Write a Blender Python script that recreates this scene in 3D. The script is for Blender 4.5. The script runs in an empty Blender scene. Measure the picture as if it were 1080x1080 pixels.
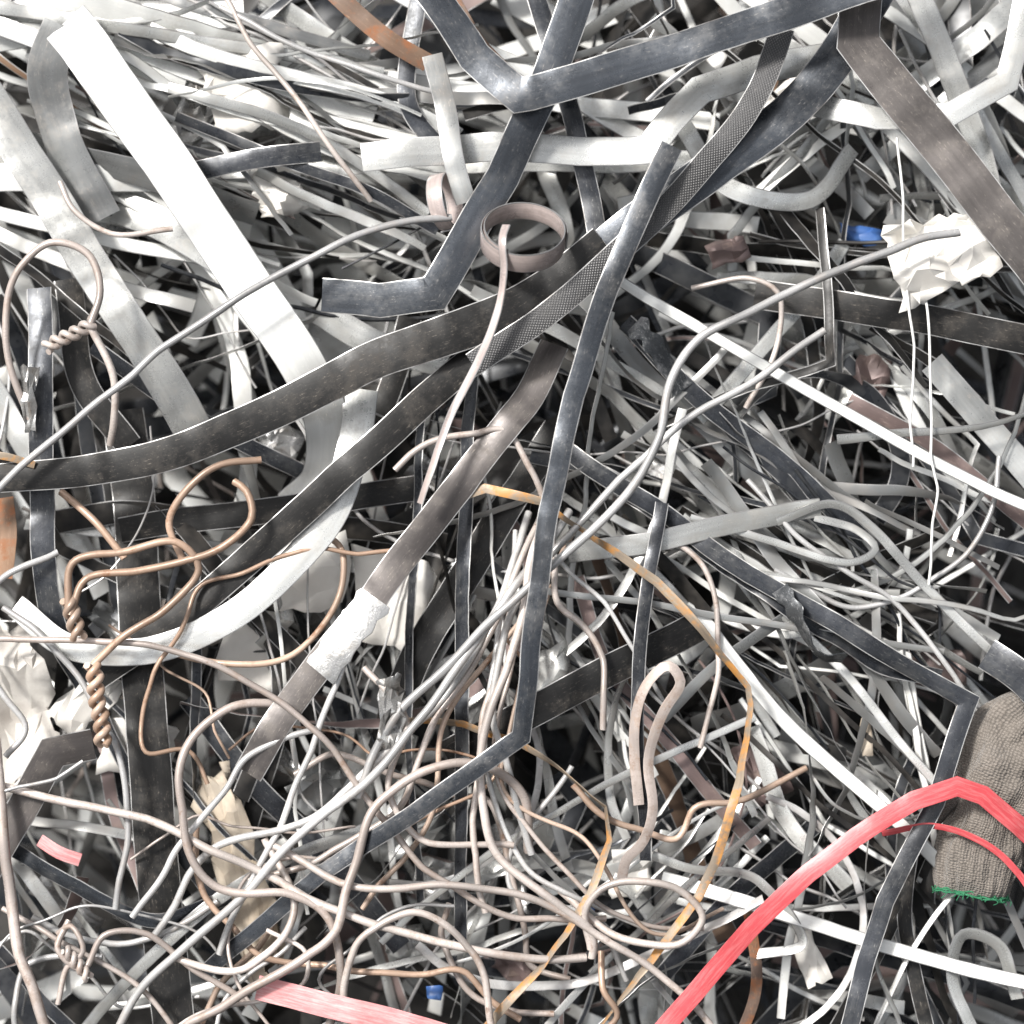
import bpy, math, random
from mathutils import Vector, Matrix, noise
R = random.Random(23)
SC = bpy.context.scene
COL = SC.collection
# ------------------------------------------------------------------ heap frame
SL = math.radians(38)
U = Vector((1,0,0)); V = Vector((0,math.cos(SL),math.sin(SL))); W = Vector((0,-math.sin(SL),math.cos(SL)))
ORG = Vector((0,0,1.0))
def H(u,v,w):            # heap coordinates in millimetres -> world metres
    return ORG + U*(u/1000) + V*(v/1000) + W*(w/1000)
def HP(x,y,w): return Vector((x-540.0, 540.0-y, w))
# ------------------------------------------------------------------ materials
def nodes(name):
    m = bpy.data.materials.new(name); m.use_nodes = True
    nt = m.node_tree; b = nt.nodes['Principled BSDF']
    return m, nt, b
def N(nt,t,**k):
    n = nt.nodes.new(t)
    for a,v in k.items(): setattr(n,a,v)
    return n
def mixc(nt,f,a,b,blend='MIX'):
    n = N(nt,'ShaderNodeMix',data_type='RGBA',blend_type=blend)
    for s,v in ((0,f),(6,a),(7,b)):
        if hasattr(v,'is_output'): nt.links.new(v,n.inputs[s])
        else: n.inputs[s].default_value = v if s==0 else (*v,1)
    return n.outputs[2]
def mth(nt,op,a,b=0.0,clamp=False):
    n = N(nt,'ShaderNodeMath',operation=op); n.use_clamp=clamp
    for s,v in ((0,a),(1,b)):
        if hasattr(v,'is_output'): nt.links.new(v,n.inputs[s])
        else: n.inputs[s].default_value = v
    return n.outputs[0]
def maprange(nt,x,a,b,c=0,d=1):
    n = N(nt,'ShaderNodeMapRange'); nt.links.new(x,n.inputs[0])
    for i,v in enumerate((a,b,c,d)): n.inputs[i+1].default_value = v
    return n.outputs[0]
def tnoise(nt,vec,scale,detail,rough=.6):
    n=N(nt,'ShaderNodeTexNoise'); n.inputs['Scale'].default_value=scale; n.inputs['Detail'].default_value=detail; n.inputs['Roughness'].default_value=rough
    nt.links.new(vec,n.inputs['Vector']); return n.outputs[0]
def metal(name,c1,c2,met=.6,rough=.4,dirt=(.25,.22,.19),dirt_amt=.3,rust=0.0,rustc=(.30,.12,.04),streak=.3,bump=.15,knurl=False,lite=False,speck=None,spec=.5):
    m,nt,b = nodes(name)
    b.inputs['Specular IOR Level'].default_value=spec
    oi = N(nt,'ShaderNodeObjectInfo'); ge = N(nt,'ShaderNodeNewGeometry')
    rnd = mth(nt,'FRACT',mth(nt,'ADD',oi.outputs['Random'],ge.outputs['Random Per Island']))
    tc = N(nt,'ShaderNodeTexCoord'); uv = tc.outputs['UV']; oc=tc.outputs['Object']
    base = mixc(nt,rnd,c1,c2)
    if lite:
        n1=tnoise(nt,oc,24,3,.7)
        d=mth(nt,'MULTIPLY',maprange(nt,n1,.42,.66),dirt_amt,True)
        base=mixc(nt,d,base,dirt)
        nt.links.new(base,b.inputs['Base Color']); b.inputs['Metallic'].default_value=met
        nt.links.new(mth(nt,'ADD',mth(nt,'MULTIPLY',n1,.5),rough-.25,True),b.inputs['Roughness'])
        return m
    mp = N(nt,'ShaderNodeMapping'); mp.inputs['Scale'].default_value=(9,160,1); nt.links.new(uv,mp.inputs[0])
    st = tnoise(nt,mp.outputs[0],1,3)
    s = maprange(nt,st,.3,.72,1-streak*.5,1+streak*.5)
    big = tnoise(nt,oc,7,2)
    s = mth(nt,'MULTIPLY',s,maprange(nt,big,.35,.65,.65,1.35))
    sc = N(nt,'ShaderNodeVectorMath',operation='SCALE'); nt.links.new(base,sc.inputs[0]); nt.links.new(s,sc.inputs['Scale'])
    base = sc.outputs[0]
    n1 = tnoise(nt,oc,26,7,.78)
    d = mth(nt,'MULTIPLY',maprange(nt,n1,.50,.66),dirt_amt,True)
    base = mixc(nt,d,base,dirt)
    mp2 = N(nt,'ShaderNodeMapping'); mp2.inputs['Scale'].default_value=(90,520,1); mp2.inputs['Rotation'].default_value=(0,0,.10); nt.links.new(uv,mp2.inputs[0])
    n3 = tnoise(nt,mp2.outputs[0],1,4,.85)
    sp = mth(nt,'MULTIPLY',maprange(nt,n3,.59,.65),maprange(nt,n1,.40,.60,.15,.9),True)
    base = mixc(nt,sp,base,speck or tuple(min(1,x*1.8) for x in dirt))
    met_s = met
    if rust>0:
        n2 = tnoise(nt,oc,32,6,.75)
        r = maprange(nt,n2,.66-rust*.35,.76-rust*.3)
        base = mixc(nt,r,base,rustc)
        met_s = mth(nt,'MULTIPLY',mth(nt,'SUBTRACT',1.0,r),met)
    if hasattr(met_s,'is_output'): nt.links.new(met_s,b.inputs['Metallic'])
    else: b.inputs['Metallic'].default_value = met
    rr = mth(nt,'ADD',mth(nt,'MULTIPLY',n1,.7),rough-.35,True)
    rr = mth(nt,'ADD',rr,mth(nt,'MULTIPLY',d,.3),True)
    nt.links.new(rr,b.inputs['Roughness'])
    bp = N(nt,'ShaderNodeBump'); bp.inputs['Strength'].default_value=bump; bp.inputs['Distance'].default_value=.002
    if knurl:
        hs=[]
        for ang in (.9,-.9):
            m2=N(nt,'ShaderNodeMapping'); m2.inputs['Rotation'].default_value=(0,0,ang); nt.links.new(uv,m2.inputs[0])
            wv=N(nt,'ShaderNodeTexWave'); wv.inputs['Scale'].default_value=120; nt.links.new(m2.outputs[0],wv.inputs['Vector']); hs.append(wv.outputs['Fac'])
        h = mth(nt,'MULTIPLY',hs[0],hs[1]); bp.inputs['Strength'].default_value=.4
        bp.inputs['Distance'].default_value=.002
        base = mixc(nt,mth(nt,'MULTIPLY',h,.35),base,(.28,.275,.27))
    else:
        h = mth(nt,'ADD',mth(nt,'MULTIPLY',st,.1),n1)
    nt.links.new(base,b.inputs['Base Color'])
    nt.links.new(h,bp.inputs['Height']); nt.links.new(bp.outputs[0],b.inputs['Normal'])
    return m
SPEC = {
 'dark':  dict(c1=(.016,.018,.022),c2=(.040,.044,.052),met=.4,rough=.30,dirt=(.14,.14,.135),dirt_amt=.3,streak=.4,spec=.5),
 'blue':  dict(c1=(.048,.054,.063),c2=(.075,.083,.095),met=.55,rough=.30,dirt=(.17,.165,.16),dirt_amt=.35,streak=.4),
 'black': dict(c1=(.008,.008,.008),c2=(.015,.0145,.014),met=.0,rough=.42,dirt=(.10,.088,.076),dirt_amt=.34,streak=.4,spec=.3),
 'brown': dict(c1=(.085,.075,.072),c2=(.11,.10,.095),met=.4,rough=.40,dirt=(.19,.17,.15),dirt_amt=.4,streak=.3),
 'silver':dict(c1=(.38,.385,.375),c2=(.72,.73,.71),met=.55,rough=.30,dirt=(.32,.30,.27),dirt_amt=.5,streak=.25),
 'grey':  dict(c1=(.18,.185,.185),c2=(.38,.39,.385),met=.5,rough=.34,dirt=(.26,.235,.21),dirt_amt=.45,streak=.25),
 'white': dict(c1=(.68,.69,.675),c2=(.80,.81,.79),met=.2,rough=.46,dirt=(.50,.48,.44),dirt_amt=.5,streak=.12),
 'pink':  dict(c1=(.13,.095,.09),c2=(.28,.21,.20),met=.3,rough=.45,dirt=(.26,.20,.17),dirt_amt=.4,streak=.2),
 'rustd': dict(c1=(.10,.066,.05),c2=(.22,.135,.085),met=.15,rough=.6,dirt=(.26,.18,.12),dirt_amt=.5,streak=.3),
 'wire':  dict(c1=(.40,.345,.315),c2=(.62,.56,.52),met=.2,rough=.32,dirt=(.27,.195,.15),dirt_amt=.75,streak=.25),
 'wireg': dict(c1=(.38,.38,.38),c2=(.62,.615,.605),met=.25,rough=.30,dirt=(.28,.245,.22),dirt_amt=.6,streak=.2),
}
MAT={}
for k,s in SPEC.items():
    s2=dict(s)
    if k=='rustd': s2.update(rust=.45,rustc=(.26,.10,.04))
    if k=='wire': s2.update(rust=.16,rustc=(.20,.12,.08))
    MAT[k]=metal(k+'_steel',**s2)
for k,s in SPEC.items(): MAT['f_'+k]=metal(k+'_steel_plain',lite=True,**s)
MAT['knurl']=metal('knurled_steel',(.045,.045,.047),(.06,.06,.062),.3,.45,(.15,.145,.14),.2,streak=.1,knurl=True)
MAT['copper']=metal('rusty_tan_wire',(.36,.24,.17),(.54,.42,.34),.15,.38,(.24,.16,.11),.7,streak=.25,rust=.28,rustc=(.24,.12,.065))
MAT['rust']=metal('orange_rust_strap',(.27,.22,.17),(.36,.29,.21),.25,.48,(.20,.17,.14),.6,rust=.52,rustc=(.46,.22,.06),streak=.4)
MAT['edge']=metal('worn_bright_edge',(.35,.35,.35),(.58,.58,.57),.4,.35,(.07,.06,.055),.85,lite=True)
MAT['edgelt']=metal('cut_zinc_edge',(.28,.28,.28),(.42,.42,.42),.6,.4,(.12,.11,.10),.6,lite=True)
MAT['foil']=metal('crimp_metal',(.34,.34,.34),(.54,.54,.53),.7,.3,(.18,.155,.13),.8,streak=.2,bump=.9)
MAT['foild']=metal('dark_crimp_metal',(.05,.055,.06),(.10,.105,.11),.6,.3,(.45,.45,.45),.7,streak=.2,bump=.9)
MAT['coil']=metal('pale_pinkish_strip',(.46,.39,.37),(.48,.41,.39),.2,.32,(.28,.22,.19),.5,streak=.4)
def plain(name,c1,c2,rough=.6,scale=20,bump=.2,c3=None):
    m,nt,b = nodes(name)
    tc=N(nt,'ShaderNodeTexCoord'); n=tnoise(nt,tc.outputs['Object'],scale,6,.65)
    c=mixc(nt,maprange(nt,n,.35,.7),c1,c2)
    if c3:
        mp=N(nt,'ShaderNodeMapping'); mp.inputs['Scale'].default_value=(25,300,1); nt.links.new(tc.outputs['UV'],mp.inputs[0])
        k=tnoise(nt,mp.outputs[0],1,5,.8); c=mixc(nt,mth(nt,'MULTIPLY',maprange(nt,k,.45,.7),.8),c,c3)
    nt.links.new(c,b.inputs['Base Color'])
    b.inputs['Roughness'].default_value=rough
    bp=N(nt,'ShaderNodeBump'); bp.inputs['Strength'].default_value=bump; bp.inputs['Distance'].default_value=.003
    nt.links.new(n,bp.inputs['Height']); nt.links.new(bp.outputs[0],b.inputs['Normal'])
    return m
MAT['red']=plain('red_plastic',(.52,.060,.072),(.40,.05,.058),.38,30,.2,(.60,.20,.20))
MAT['pinkred']=plain('faded_red_plastic',(.66,.30,.30),(.58,.17,.18),.42,30,.2,(.76,.60,.58))
MAT['paper']=plain('off_white_paper',(.76,.745,.71),(.66,.63,.58),.85,12,.4)
MAT['cloth']=plain('dirty_cloth',(.66,.64,.60),(.40,.37,.34),.95,16,.7)
MAT['card']=plain('brown_cardboard',(.40,.33,.25),(.54,.48,.40),.9,22,.4)
MAT['bluep']=plain('blue_plastic',(.03,.10,.32),(.09,.18,.4),.4,20,.1)
MAT['green']=plain('green_thread',(.015,.13,.06),(.04,.20,.10),.9,200,.5)
MAT['string']=plain('white_string',(.75,.75,.73),(.62,.62,.6),.6,60,.2)
def knit():
    m,nt,b=nodes('grey_brown_knit')
    tc=N(nt,'ShaderNodeTexCoord'); uv=tc.outputs['UV']
    mp=N(nt,'ShaderNodeMapping'); mp.inputs['Scale'].default_value=(300,420,1); nt.links.new(uv,mp.inputs[0])
    vo=N(nt,'ShaderNodeTexVoronoi'); vo.inputs['Scale'].default_value=1; vo.inputs['Randomness'].default_value=.4; nt.links.new(mp.outputs[0],vo.inputs['Vector'])
    h=maprange(nt,vo.outputs['Distance'],0,.7,1,0)
    n=tnoise(nt,tc.outputs['Object'],30,7,.75)
    c=mixc(nt,maprange(nt,n,.35,.65),(.14,.12,.10),(.30,.26,.225)); c=mixc(nt,mth(nt,'MULTIPLY',h,.5),mixc(nt,.5,c,(.05,.045,.04)),(.38,.34,.30))
    nt.links.new(c,b.inputs['Base Color']); b.inputs['Roughness'].default_value=1
    b.inputs['Sheen Weight'].default_value=.2
    bp=N(nt,'ShaderNodeBump'); bp.inputs['Strength'].default_value=.8; bp.inputs['Distance'].default_value=.0025
    nt.links.new(mth(nt,'ADD',h,n),bp.inputs['Height']); nt.links.new(bp.outputs[0],b.inputs['Normal'])
    return m
MAT['knit']=knit()
# ------------------------------------------------------------------ geometry
def catmull(P,step=7.0):
    Q=[P[0]*2-P[1]]+P+[P[-1]*2-P[-2]]
    out=[]
    for i in range(1,len(Q)-2):
        p0,p1,p2,p3=Q[i-1:i+3]
        t0=0; t1=t0+max(1e-3,(p1-p0).length)**.5; t2=t1+max(1e-3,(p2-p1).length)**.5; t3=t2+max(1e-3,(p3-p2).length)**.5
        n=max(2,int((p2-p1).length/step))
        for k in range(n):
            t=t1+(t2-t1)*k/n
            A1=p0*((t1-t)/(t1-t0))+p1*((t-t0)/(t1-t0)); A2=p1*((t2-t)/(t2-t1))+p2*((t-t1)/(t2-t1)); A3=p2*((t3-t)/(t3-t2))+p3*((t-t2)/(t3-t2))
            B1=A1*((t2-t)/(t2-t0))+A2*((t-t0)/(t2-t0)); B2=A2*((t3-t)/(t3-t1))+A3*((t-t1)/(t3-t1))
            out.append(B1*((t2-t)/(t2-t1))+B2*((t-t1)/(t2-t1)))
    out.append(P[-1].copy()); return out
def polyp(P,step=12.0):
    out=[]; cor=set()
    for a,b in zip(P,P[1:]):
        n=max(1,int((b-a).length/step))
        cor.add(len(out))
        for k in range(n): out.append(a.lerp(b,k/n))
    out.append(P[-1].copy()); cor.discard(0)
    return out,cor
def pw(x,s):             # piecewise linear noise: straight runs between creases
    i=math.floor(x); f=x-i
    h=lambda k: noise.noise(Vector((k*7.31+.37,s*3.17+.21,5.5)))*2
    return h(i)*(1-f)+h(i+1)*f
EDGE_K={0,3,4,5,8,9}
def ribbon_data(P,width,tilt=0.0,twist=0.0,thick=1.4,poly=False,seed=0,wob=1.5,step=7.0,frame='w',w1=None,tvar=.35,rough_edge=0,crease=0):
    if poly: pts,cor=polyp(P,step*1.4)
    else: pts,cor=catmull(P,step),set()
    n=len(pts)
    L=0; vs=[]; fs=[]; uvl=[]; ss=[]; em=[]
    prevB=None
    for i,p in enumerate(pts):
        if i: L+=(pts[i]-pts[i-1]).length
        a=pts[max(0,i-1)]; b=pts[min(n-1,i+1)]
        T=(b-a).normalized()
        if frame=='w': B=T.cross(Vector((0,0,1)))
        else:
            B=frame-T*frame.dot(T)
        if B.length<.15:
            B=(prevB-T*prevB.dot(T)) if prevB is not None else T.cross(Vector((0,1,0)))
        B.normalize()
        nz=noise.noise(Vector((L*.008,seed*5.1,.3)))
        ang=tilt+twist*(i/(n-1)-.5)+nz*tvar
        if crease: ang+=pw(L/65,seed)*.16*crease
        Bq=Matrix.Rotation(ang,3,T)@B
        prevB=B
        Nn=T.cross(Bq).normalized()
        wd=width if w1 is None else width+(w1-width)*i/(n-1)
        if rough_edge: wd*=1+rough_edge*noise.noise(Vector((L*.08,seed,5)))
        m=1.0
        if poly and i in cor and 0<i<n-1:
            d1=(pts[i]-pts[i-1]).normalized(); c=max(.55,d1.dot(T)); m=1/c
        q=p+Vector((noise.noise(Vector((L*.012,1,seed*2.3))),noise.noise(Vector((L*.012,9,seed*2.3))),noise.noise(Vector((L*.015,17,seed*2.3)))))*wob
        q+=Nn*noise.noise(Vector((L*.05,3,seed*1.3)))*min(2.2,wob*.6)
        if crease: q+=Nn*pw(L/48,seed+3.3)*4.5*crease+B*pw(L/90,seed+8.1)*2*crease
        hw=wd/2*m; ht=thick/2; c=min(.45,ht*.6); cx=min(.9,hw*.3)
        bow=Nn*((noise.noise(Vector((L*.01,4,seed)))*.03+.005)*wd)
        vals=[(-hw,-ht+c,0),(-hw+cx,-ht,.1),(0,-ht,1),(hw-cx,-ht,.1),(hw,-ht+c,0),(hw,ht-c,0),(hw-cx,ht,.1),(0,ht,1),(-hw+cx,ht,.1),(-hw,ht-c,0)]
        for (x,y,o) in vals:
            vs.append(q+Bq*x+Nn*y+bow*o)
        ss.append((L,wd))
    K=10; xs=[-1,-.95,0,.95,1,1,.95,0,-.95,-1]
    so=seed*.37
    for i in range(n-1):
        for k in range(K):
            k2=(k+1)%K
            fs.append((i*K+k,i*K+k2,(i+1)*K+k2,(i+1)*K+k)); em.append(1 if k in EDGE_K else 0)
            l0,wd=ss[i]; l1,_=ss[i+1]
            uvl+= [(l0/1000+so,xs[k]*wd/2000),(l0/1000+so,xs[k2]*wd/2000),(l1/1000+so,xs[k2]*wd/2000),(l1/1000+so,xs[k]*wd/2000)]
    for base,rev in ((0,True),((n-1)*K,False)):
        f=[base+k for k in range(K)]
        if rev: f=f[::-1]
        fs.append(tuple(f)); uvl+=[(0,0)]*K; em.append(1)
    return vs,fs,uvl,em
def tube_data(P,d,seed=0,wob=1.5,step=6.0,sides=8,taper=None):
    pts=catmull(P,step); n=len(pts); vs=[];fs=[];uvl=[]; L=0; B=None; Ls=[]
    for i,p in enumerate(pts):
        if i: L+=(pts[i]-pts[i-1]).length
        Ls.append(L)
        T=(pts[min(n-1,i+1)]-pts[max(0,i-1)]).normalized()
        if B is None: B=T.cross(Vector((.1,.2,1))).normalized()
        B=(B-T*B.dot(T)).normalized(); C=T.cross(B)
        q=p+Vector((noise.noise(Vector((L*.013,1,seed*2.3))),noise.noise(Vector((L*.013,9,seed*2.3))),noise.noise(Vector((L*.013,17,seed*2.3)))))*wob
        if wob>0: q+=Vector((pw(L/38,seed+1),pw(L/38,seed+5),0))*min(wob,4)*.75
        r=d/2*(1+.06*noise.noise(Vector((L*.05,seed,2))))
        if taper: r*=taper(i/(n-1))
        for k in range(sides):
            a=2*math.pi*k/sides; vs.append(q+B*(math.cos(a)*r)+C*(math.sin(a)*r))
    for i in range(n-1):
        for k in range(sides):
            k2=(k+1)%sides
            fs.append((i*sides+k,i*sides+k2,(i+1)*sides+k2,(i+1)*sides+k))
            a,b=k/sides*d*3/1000,(k+1)/sides*d*3/1000
            uvl+=[(Ls[i]/1000,a),(Ls[i]/1000,b),(Ls[i+1]/1000,b),(Ls[i+1]/1000,a)]
    for base,rev in ((0,True),((n-1)*sides,False)):
        f=[base+k for k in range(sides)]
        if rev: f=f[::-1]
        fs.append(tuple(f)); uvl+=[(0,0)]*sides
    return vs,fs,uvl,[0]*len(fs)
def make(name,datas,mats,label=None,cat=None,group=None,kind=None,parent=None,smooth=True,matidx=None,ang=35):
    vs=[];fs=[];uvl=[];mi=[]
    for j,(v,f,u,em) in enumerate(datas):
        o=len(vs); vs+=v; fs+=[tuple(x+o for x in q) for q in f]; uvl+=u
        if matidx:
            a,b=matidx[j]; mi+=[b if e else a for e in em]
        else: mi+=[min(e,len(mats)-1) for e in em]
    W3=[H(*p) for p in vs]
    c=sum(W3,Vector())/len(W3)
    if parent is not None: c=parent.location.copy()
    me=bpy.data.meshes.new(name); me.from_pydata([p-c for p in W3],[],fs)
    ul=me.uv_layers.new(name='UVMap')
    ul.data.foreach_set('uv',[x for q in uvl for x in q])
    for m in mats: me.materials.append(m)
    me.polygons.foreach_set('material_index',mi)
    me.polygons.foreach_set('use_smooth',[smooth]*len(me.polygons))
    me.update(); me.set_sharp_from_angle(angle=math.radians(ang))
    ob=bpy.data.objects.new(name,me); COL.objects.link(ob)
    if parent is None: ob.location=c
    else: ob.parent=parent
    if label:
        if len(label.split())<4: label+=' in the scrap heap'
        ob['label']=label
    if cat and parent is None: ob['category']=cat
    if group: ob['group']=group
    if kind: ob['kind']=kind
    return ob
LIGHT={'white','silver','grey','foil'}
def em_of(mat): return MAT['edgelt'] if mat in LIGHT else MAT['edge']
seedc=[0]
def pts(L,dw=0): return [HP(a[0],a[1],(a[2] if len(a)>2 else 0)+dw) for a in L]
def S(mat,width,L,label,tilt=0.,twist=0.,poly=False,name='steel_strap',thick=1.1,cat='metal strap',wob=2.2,w1=None,group='scrap metal straps on the heap',tvar=.35,crease=.7):
    seedc[0]+=1
    d=ribbon_data(pts(L),width/max(.5,math.cos(tilt)),tilt,twist,thick,poly,seedc[0],wob,w1=w1,tvar=tvar,crease=crease,step=6)
    mats=[MAT[mat]] if mat in('red','pinkred','rust','rustd','wire') else [MAT[mat],em_of(mat)]
    return make(name,[d],mats,label,cat,group,ang=28)
def Z(mat,width,L,label,tilt=0.,**k): return S(mat,width,L,label,tilt,name='zinc_strip',cat='metal strip',**k)
def Wr(mat,d,L,label,name='scrap_wire',wob=3.,group='loose wires tangled in the scrap'):
    seedc[0]+=1
    return make(name,[tube_data(pts(L),d,seedc[0],wob)],[MAT[mat]],label,'wire',group,ang=60)
def twist_tubes(a,b,rad,turns,d):
    A=HP(*a);B=HP(*b);T=(B-A).normalized();X=T.cross(Vector((0,0,1))).normalized();Y=T.cross(X);out=[]
    for ph in (0,math.pi):
        P=[]
        n=int(turns*8)
        for i in range(n+1):
            t=i/n; an=ph+t*turns*2*math.pi; rr=rad*(1+.15*math.sin(t*9+ph))
            P.append(A.lerp(B,t)+X*math.cos(an)*rr+Y*math.sin(an)*rr)
        out.append(tube_data(P,d,1,0,step=4))
    return out
# ================================================================== DARK STRAPS
S('blue',36,[(965,-25,100),(830,20,110),(690,66,118),(560,106,114),(548,108,112),(538,100,110),(500,66,100),(440,-25,85)],'dark blue-grey steel strap bent into a sharp corner',.10,poly=True)
S('blue',36,[(616,-25,70),(578,90,82),(530,190,90),(457,310,98),(400,318,80),(340,312,62)],'dark steel strap with a hooked lower end',-.12,poly=True)
S('black',48,[(640,262,88),(590,302,92),(500,345,98),(390,385,98),(290,436,92),(190,477,86),(90,497,78),(-40,508,70)],'long dusty black steel strap sagging across the heap',.05,w1=30,tvar=.2,crease=.5)
S('blue',42,[(935,-25,40),(880,60,58),(820,130,72),(750,180,82),(690,225,90),(640,262,86)],'wide blue-grey steel strap running down the scrap',.2)
S('knurl',26,[(825,30,72),(800,100,84),(735,185,98),(660,262,104),(590,325,106),(500,388,100)],'knurled dark steel strip with diamond pattern',.0)
S('black',32,[(515,370,84),(465,410,84),(395,470,78),(320,538,68),(250,600,56),(190,652,48),(90,720,20)],'straight black steel strap slanting down the heap',.1,tvar=.2)
S('blue',24,[(706,160,120),(684,205,124),(640,310,126),(604,420,126),(578,540,124),(564,650,122),(550,772,116),(440,852,104),(340,918,80),(215,1030,30)],'long thin dark strap with a sharp bend',.12,poly=True,w1=17)
S('brown',46,[(908,-25,60),(903,48,72),(960,120,80),(1030,205,88),(1110,310,92)],'wide brown-grey steel strap bent near its end',.0,poly=True)
a7=S('brown',32,[(584,362,50),(556,425,62),(500,490,72),(440,568,78),(392,636,80),(345,690,78),(300,752,72),(262,815,60)],'brown-grey steel strap joined by a crimped seal',.1)
make('crimp_seal',[ribbon_data(pts([(398,630,84),(384,650,85),(368,671,84),(353,690,84),(338,708,82)]),36,.1,0,4,True,3,3,step=4,tvar=.5,rough_edge=.22,crease=.5)],[MAT['foil']],'bent silver crimp seal on the strap',parent=a7)
S('black',46,[(118,430,-30),(135,560,-8),(145,700,12),(158,880,20),(182,1110,20)],'wide dusty black steel strap standing upright',.0,tvar=.15)
S('dark',27,[(34,300,20),(40,400,34),(42,500,40),(44,600,40),(52,660,26),(90,740,-10)],'dark strap with a shiny torn edge',.1,tvar=.15)
S('black',28,[(120,560,0),(220,545,6),(340,528,6),(450,512,0)],'dusty black steel band lying crosswise')
S('black',34,[(470,800,20),(560,752,40),(640,710,44),(740,660,20)],'short dusty black steel band')
S('dark',15,[(500,360,30),(492,500,38),(486,700,40),(484,900,30),(486,1010,10)],'thin upright dark steel strip',.5)
S('dark',9,[(446,440,10),(434,600,18),(430,760,14),(444,960,4)],'thin upright dark steel strip',.6)
S('dark',14,[(700,530,45),(684,620,55),(672,740,58),(682,910,40)],'thin curved dark steel strip',.3)
S('black',34,[(590,450,-6),(545,520,4),(500,590,10),(435,700,10),(400,800,-10)],'black steel strap in shadow',.2)
S('dark',21,[(562,-25,20),(585,60,30),(606,130,34),(632,250,40)],'dark steel strap passing under the others',.1,poly=True)
S('black',32,[(800,305,0),(930,325,22),(1030,345,30),(1110,362,30)],'black steel strap lying flat',.1,tvar=.2)
b17=S('dark',19,[(590,468,10),(690,535,30),(790,605,48),(880,655,60),(960,705,70),(1020,738,76),(984,845,72),(932,950,66),(888,1110,50)],'dark blue strap bent down at a corner',.3,poly=True)
make('crimp_seal',[ribbon_data(pts([(826,622,62),(845,650,66),(866,690,70),(890,694,64)]),20,.4,0,2,False,5,9,step=3,tvar=2.4,rough_edge=.8)],[MAT['foild']],'torn dark crimp seal on the strap',parent=b17)
c17=S('dark',20,[(660,338,10),(740,420,18),(830,490,18),(930,580,8)],'dark strap with pale scuffs',.3)
make('crimp_seal',[ribbon_data(pts([(668,340,24),(690,362,26),(712,398,24),(722,412,20)]),22,.3,0,2,False,8,6,step=3,tvar=2.0,rough_edge=.8)],[MAT['foild']],'torn dark crimp seal on the strap',parent=c17)
S('dark',18,[(640,500,5),(760,590,30),(850,650,42),(920,700,44),(990,720,40)],'crumpled dark steel strip',-.4,wob=10,tvar=1.2)
S('brown',34,[(-20,925,30),(18,860,46),(55,795,52),(95,786,40)],'brown-grey strap folded over at the top',.1,poly=True)
S('black',10,[(872,215,0),(876,290,22),(878,380,32),(790,408,24),(690,450,0)],'narrow black strap with a square bend',.4,poly=True)
S('dark',24,[(190,740,-20),(250,820,-10),(330,900,-12),(420,1010,-20)],'dark strap slanting beneath the wires',.1)
S('dark',20,[(440,-10,-10),(430,100,0),(470,160,0)],'dark strap stub',.1)
S('black',26,[(430,330,-20),(400,430,-14),(330,540,-20)],'black strap passing under')
S('dark',18,[(90,360,-5),(200,440,0),(320,500,-10)],'dark steel strap beneath others',.2)
S('black',22,[(180,560,-20),(290,700,-10),(250,900,-30)],'black strap beneath the tangle',.1)
S('black',30,[(60,290,-10),(80,400,0),(130,470,0)],'black strap end')
S('dark',22,[(200,176,10),(270,162,18),(335,155,18)],'short dark strap piece',.1)
S('dark',12,[(180,115,0),(300,165,14),(380,195,18),(460,240,12)],'narrow dark strip',.2)
S('dark',14,[(560,480,0),(640,500,10),(720,560,10)],'narrow dark strip',.2)
S('black',16,[(880,1110,0),(930,1010,16),(980,900,16)],'narrow black strip',.2)
S('black',16,[(970,880,20),(960,980,20),(985,1100,20)],'narrow black strip',.2)
S('dark',20,[(700,1040,-10),(790,940,0),(870,870,-4)],'dark strap beneath the red one',.2)
S('dark',34,[(1040,690,60),(1075,715,76),(1120,760,84)],'dark strap curled over the glove',.2)
S('blue',16,[(10,900,20),(70,930,30),(160,975,30),(240,950,20)],'blue-grey strip curving up',.3)
# ================================================================== PALE STRIPS
Z('white',54,[(64,18,20),(92,52,50),(150,135,58),(210,222,62),(270,312,62),(318,385,58),(342,440,40),(338,505,10),(300,540,-20)],'broad white zinc strip folded at the top',.0,w1=46,crease=.5)
Z('grey',44,[(60,20,22),(42,70,10),(60,150,0),(98,225,-6)],'wide grey strip curling back on itself',.2)
Z('silver',42,[(-30,85,10),(40,190,22),(95,285,28),(150,370,28),(215,475,10)],'broad pale zinc strip',.0)
Z('silver',31,[(380,166,44),(430,160,50),(520,155,54),(610,160,56),(684,158,58),(740,95,50),(800,72,36),(900,50,20)],'pale galvanised strip with a bend',.0,poly=True)
Z('silver',25,[(1085,-25,66),(1062,86,66),(1000,122,64),(925,124,56),(845,104,40)],'galvanised strip curving upward',.0,poly=True)
Z('white',12,[(655,295,50),(760,360,56),(880,430,58),(1000,492,54),(1110,545,44)],'narrow bright strip lying straight',.1)
Z('silver',36,[(380,410,34),(372,470,50),(348,545,58),(300,604,60),(236,654,56),(155,686,50),(70,682,42),(10,640,26)],'wide curved blue-grey galvanised strip',.0,w1=26,tvar=.1,crease=.3)
Z('white',15,[(740,650,30),(800,730,44),(870,800,50),(960,880,50),(1010,930,40)],'bright narrow strip slanting down',.1)
Z('white',15,[(700,930,20),(790,955,34),(900,990,40),(1000,1020,40),(1110,1045,36)],'bright white strip near the red strap',.1)
Z('silver',22,[(600,585,20),(680,572,34),(780,552,44),(868,538,46)],'pale grey strip with a torn end',.3)
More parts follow.
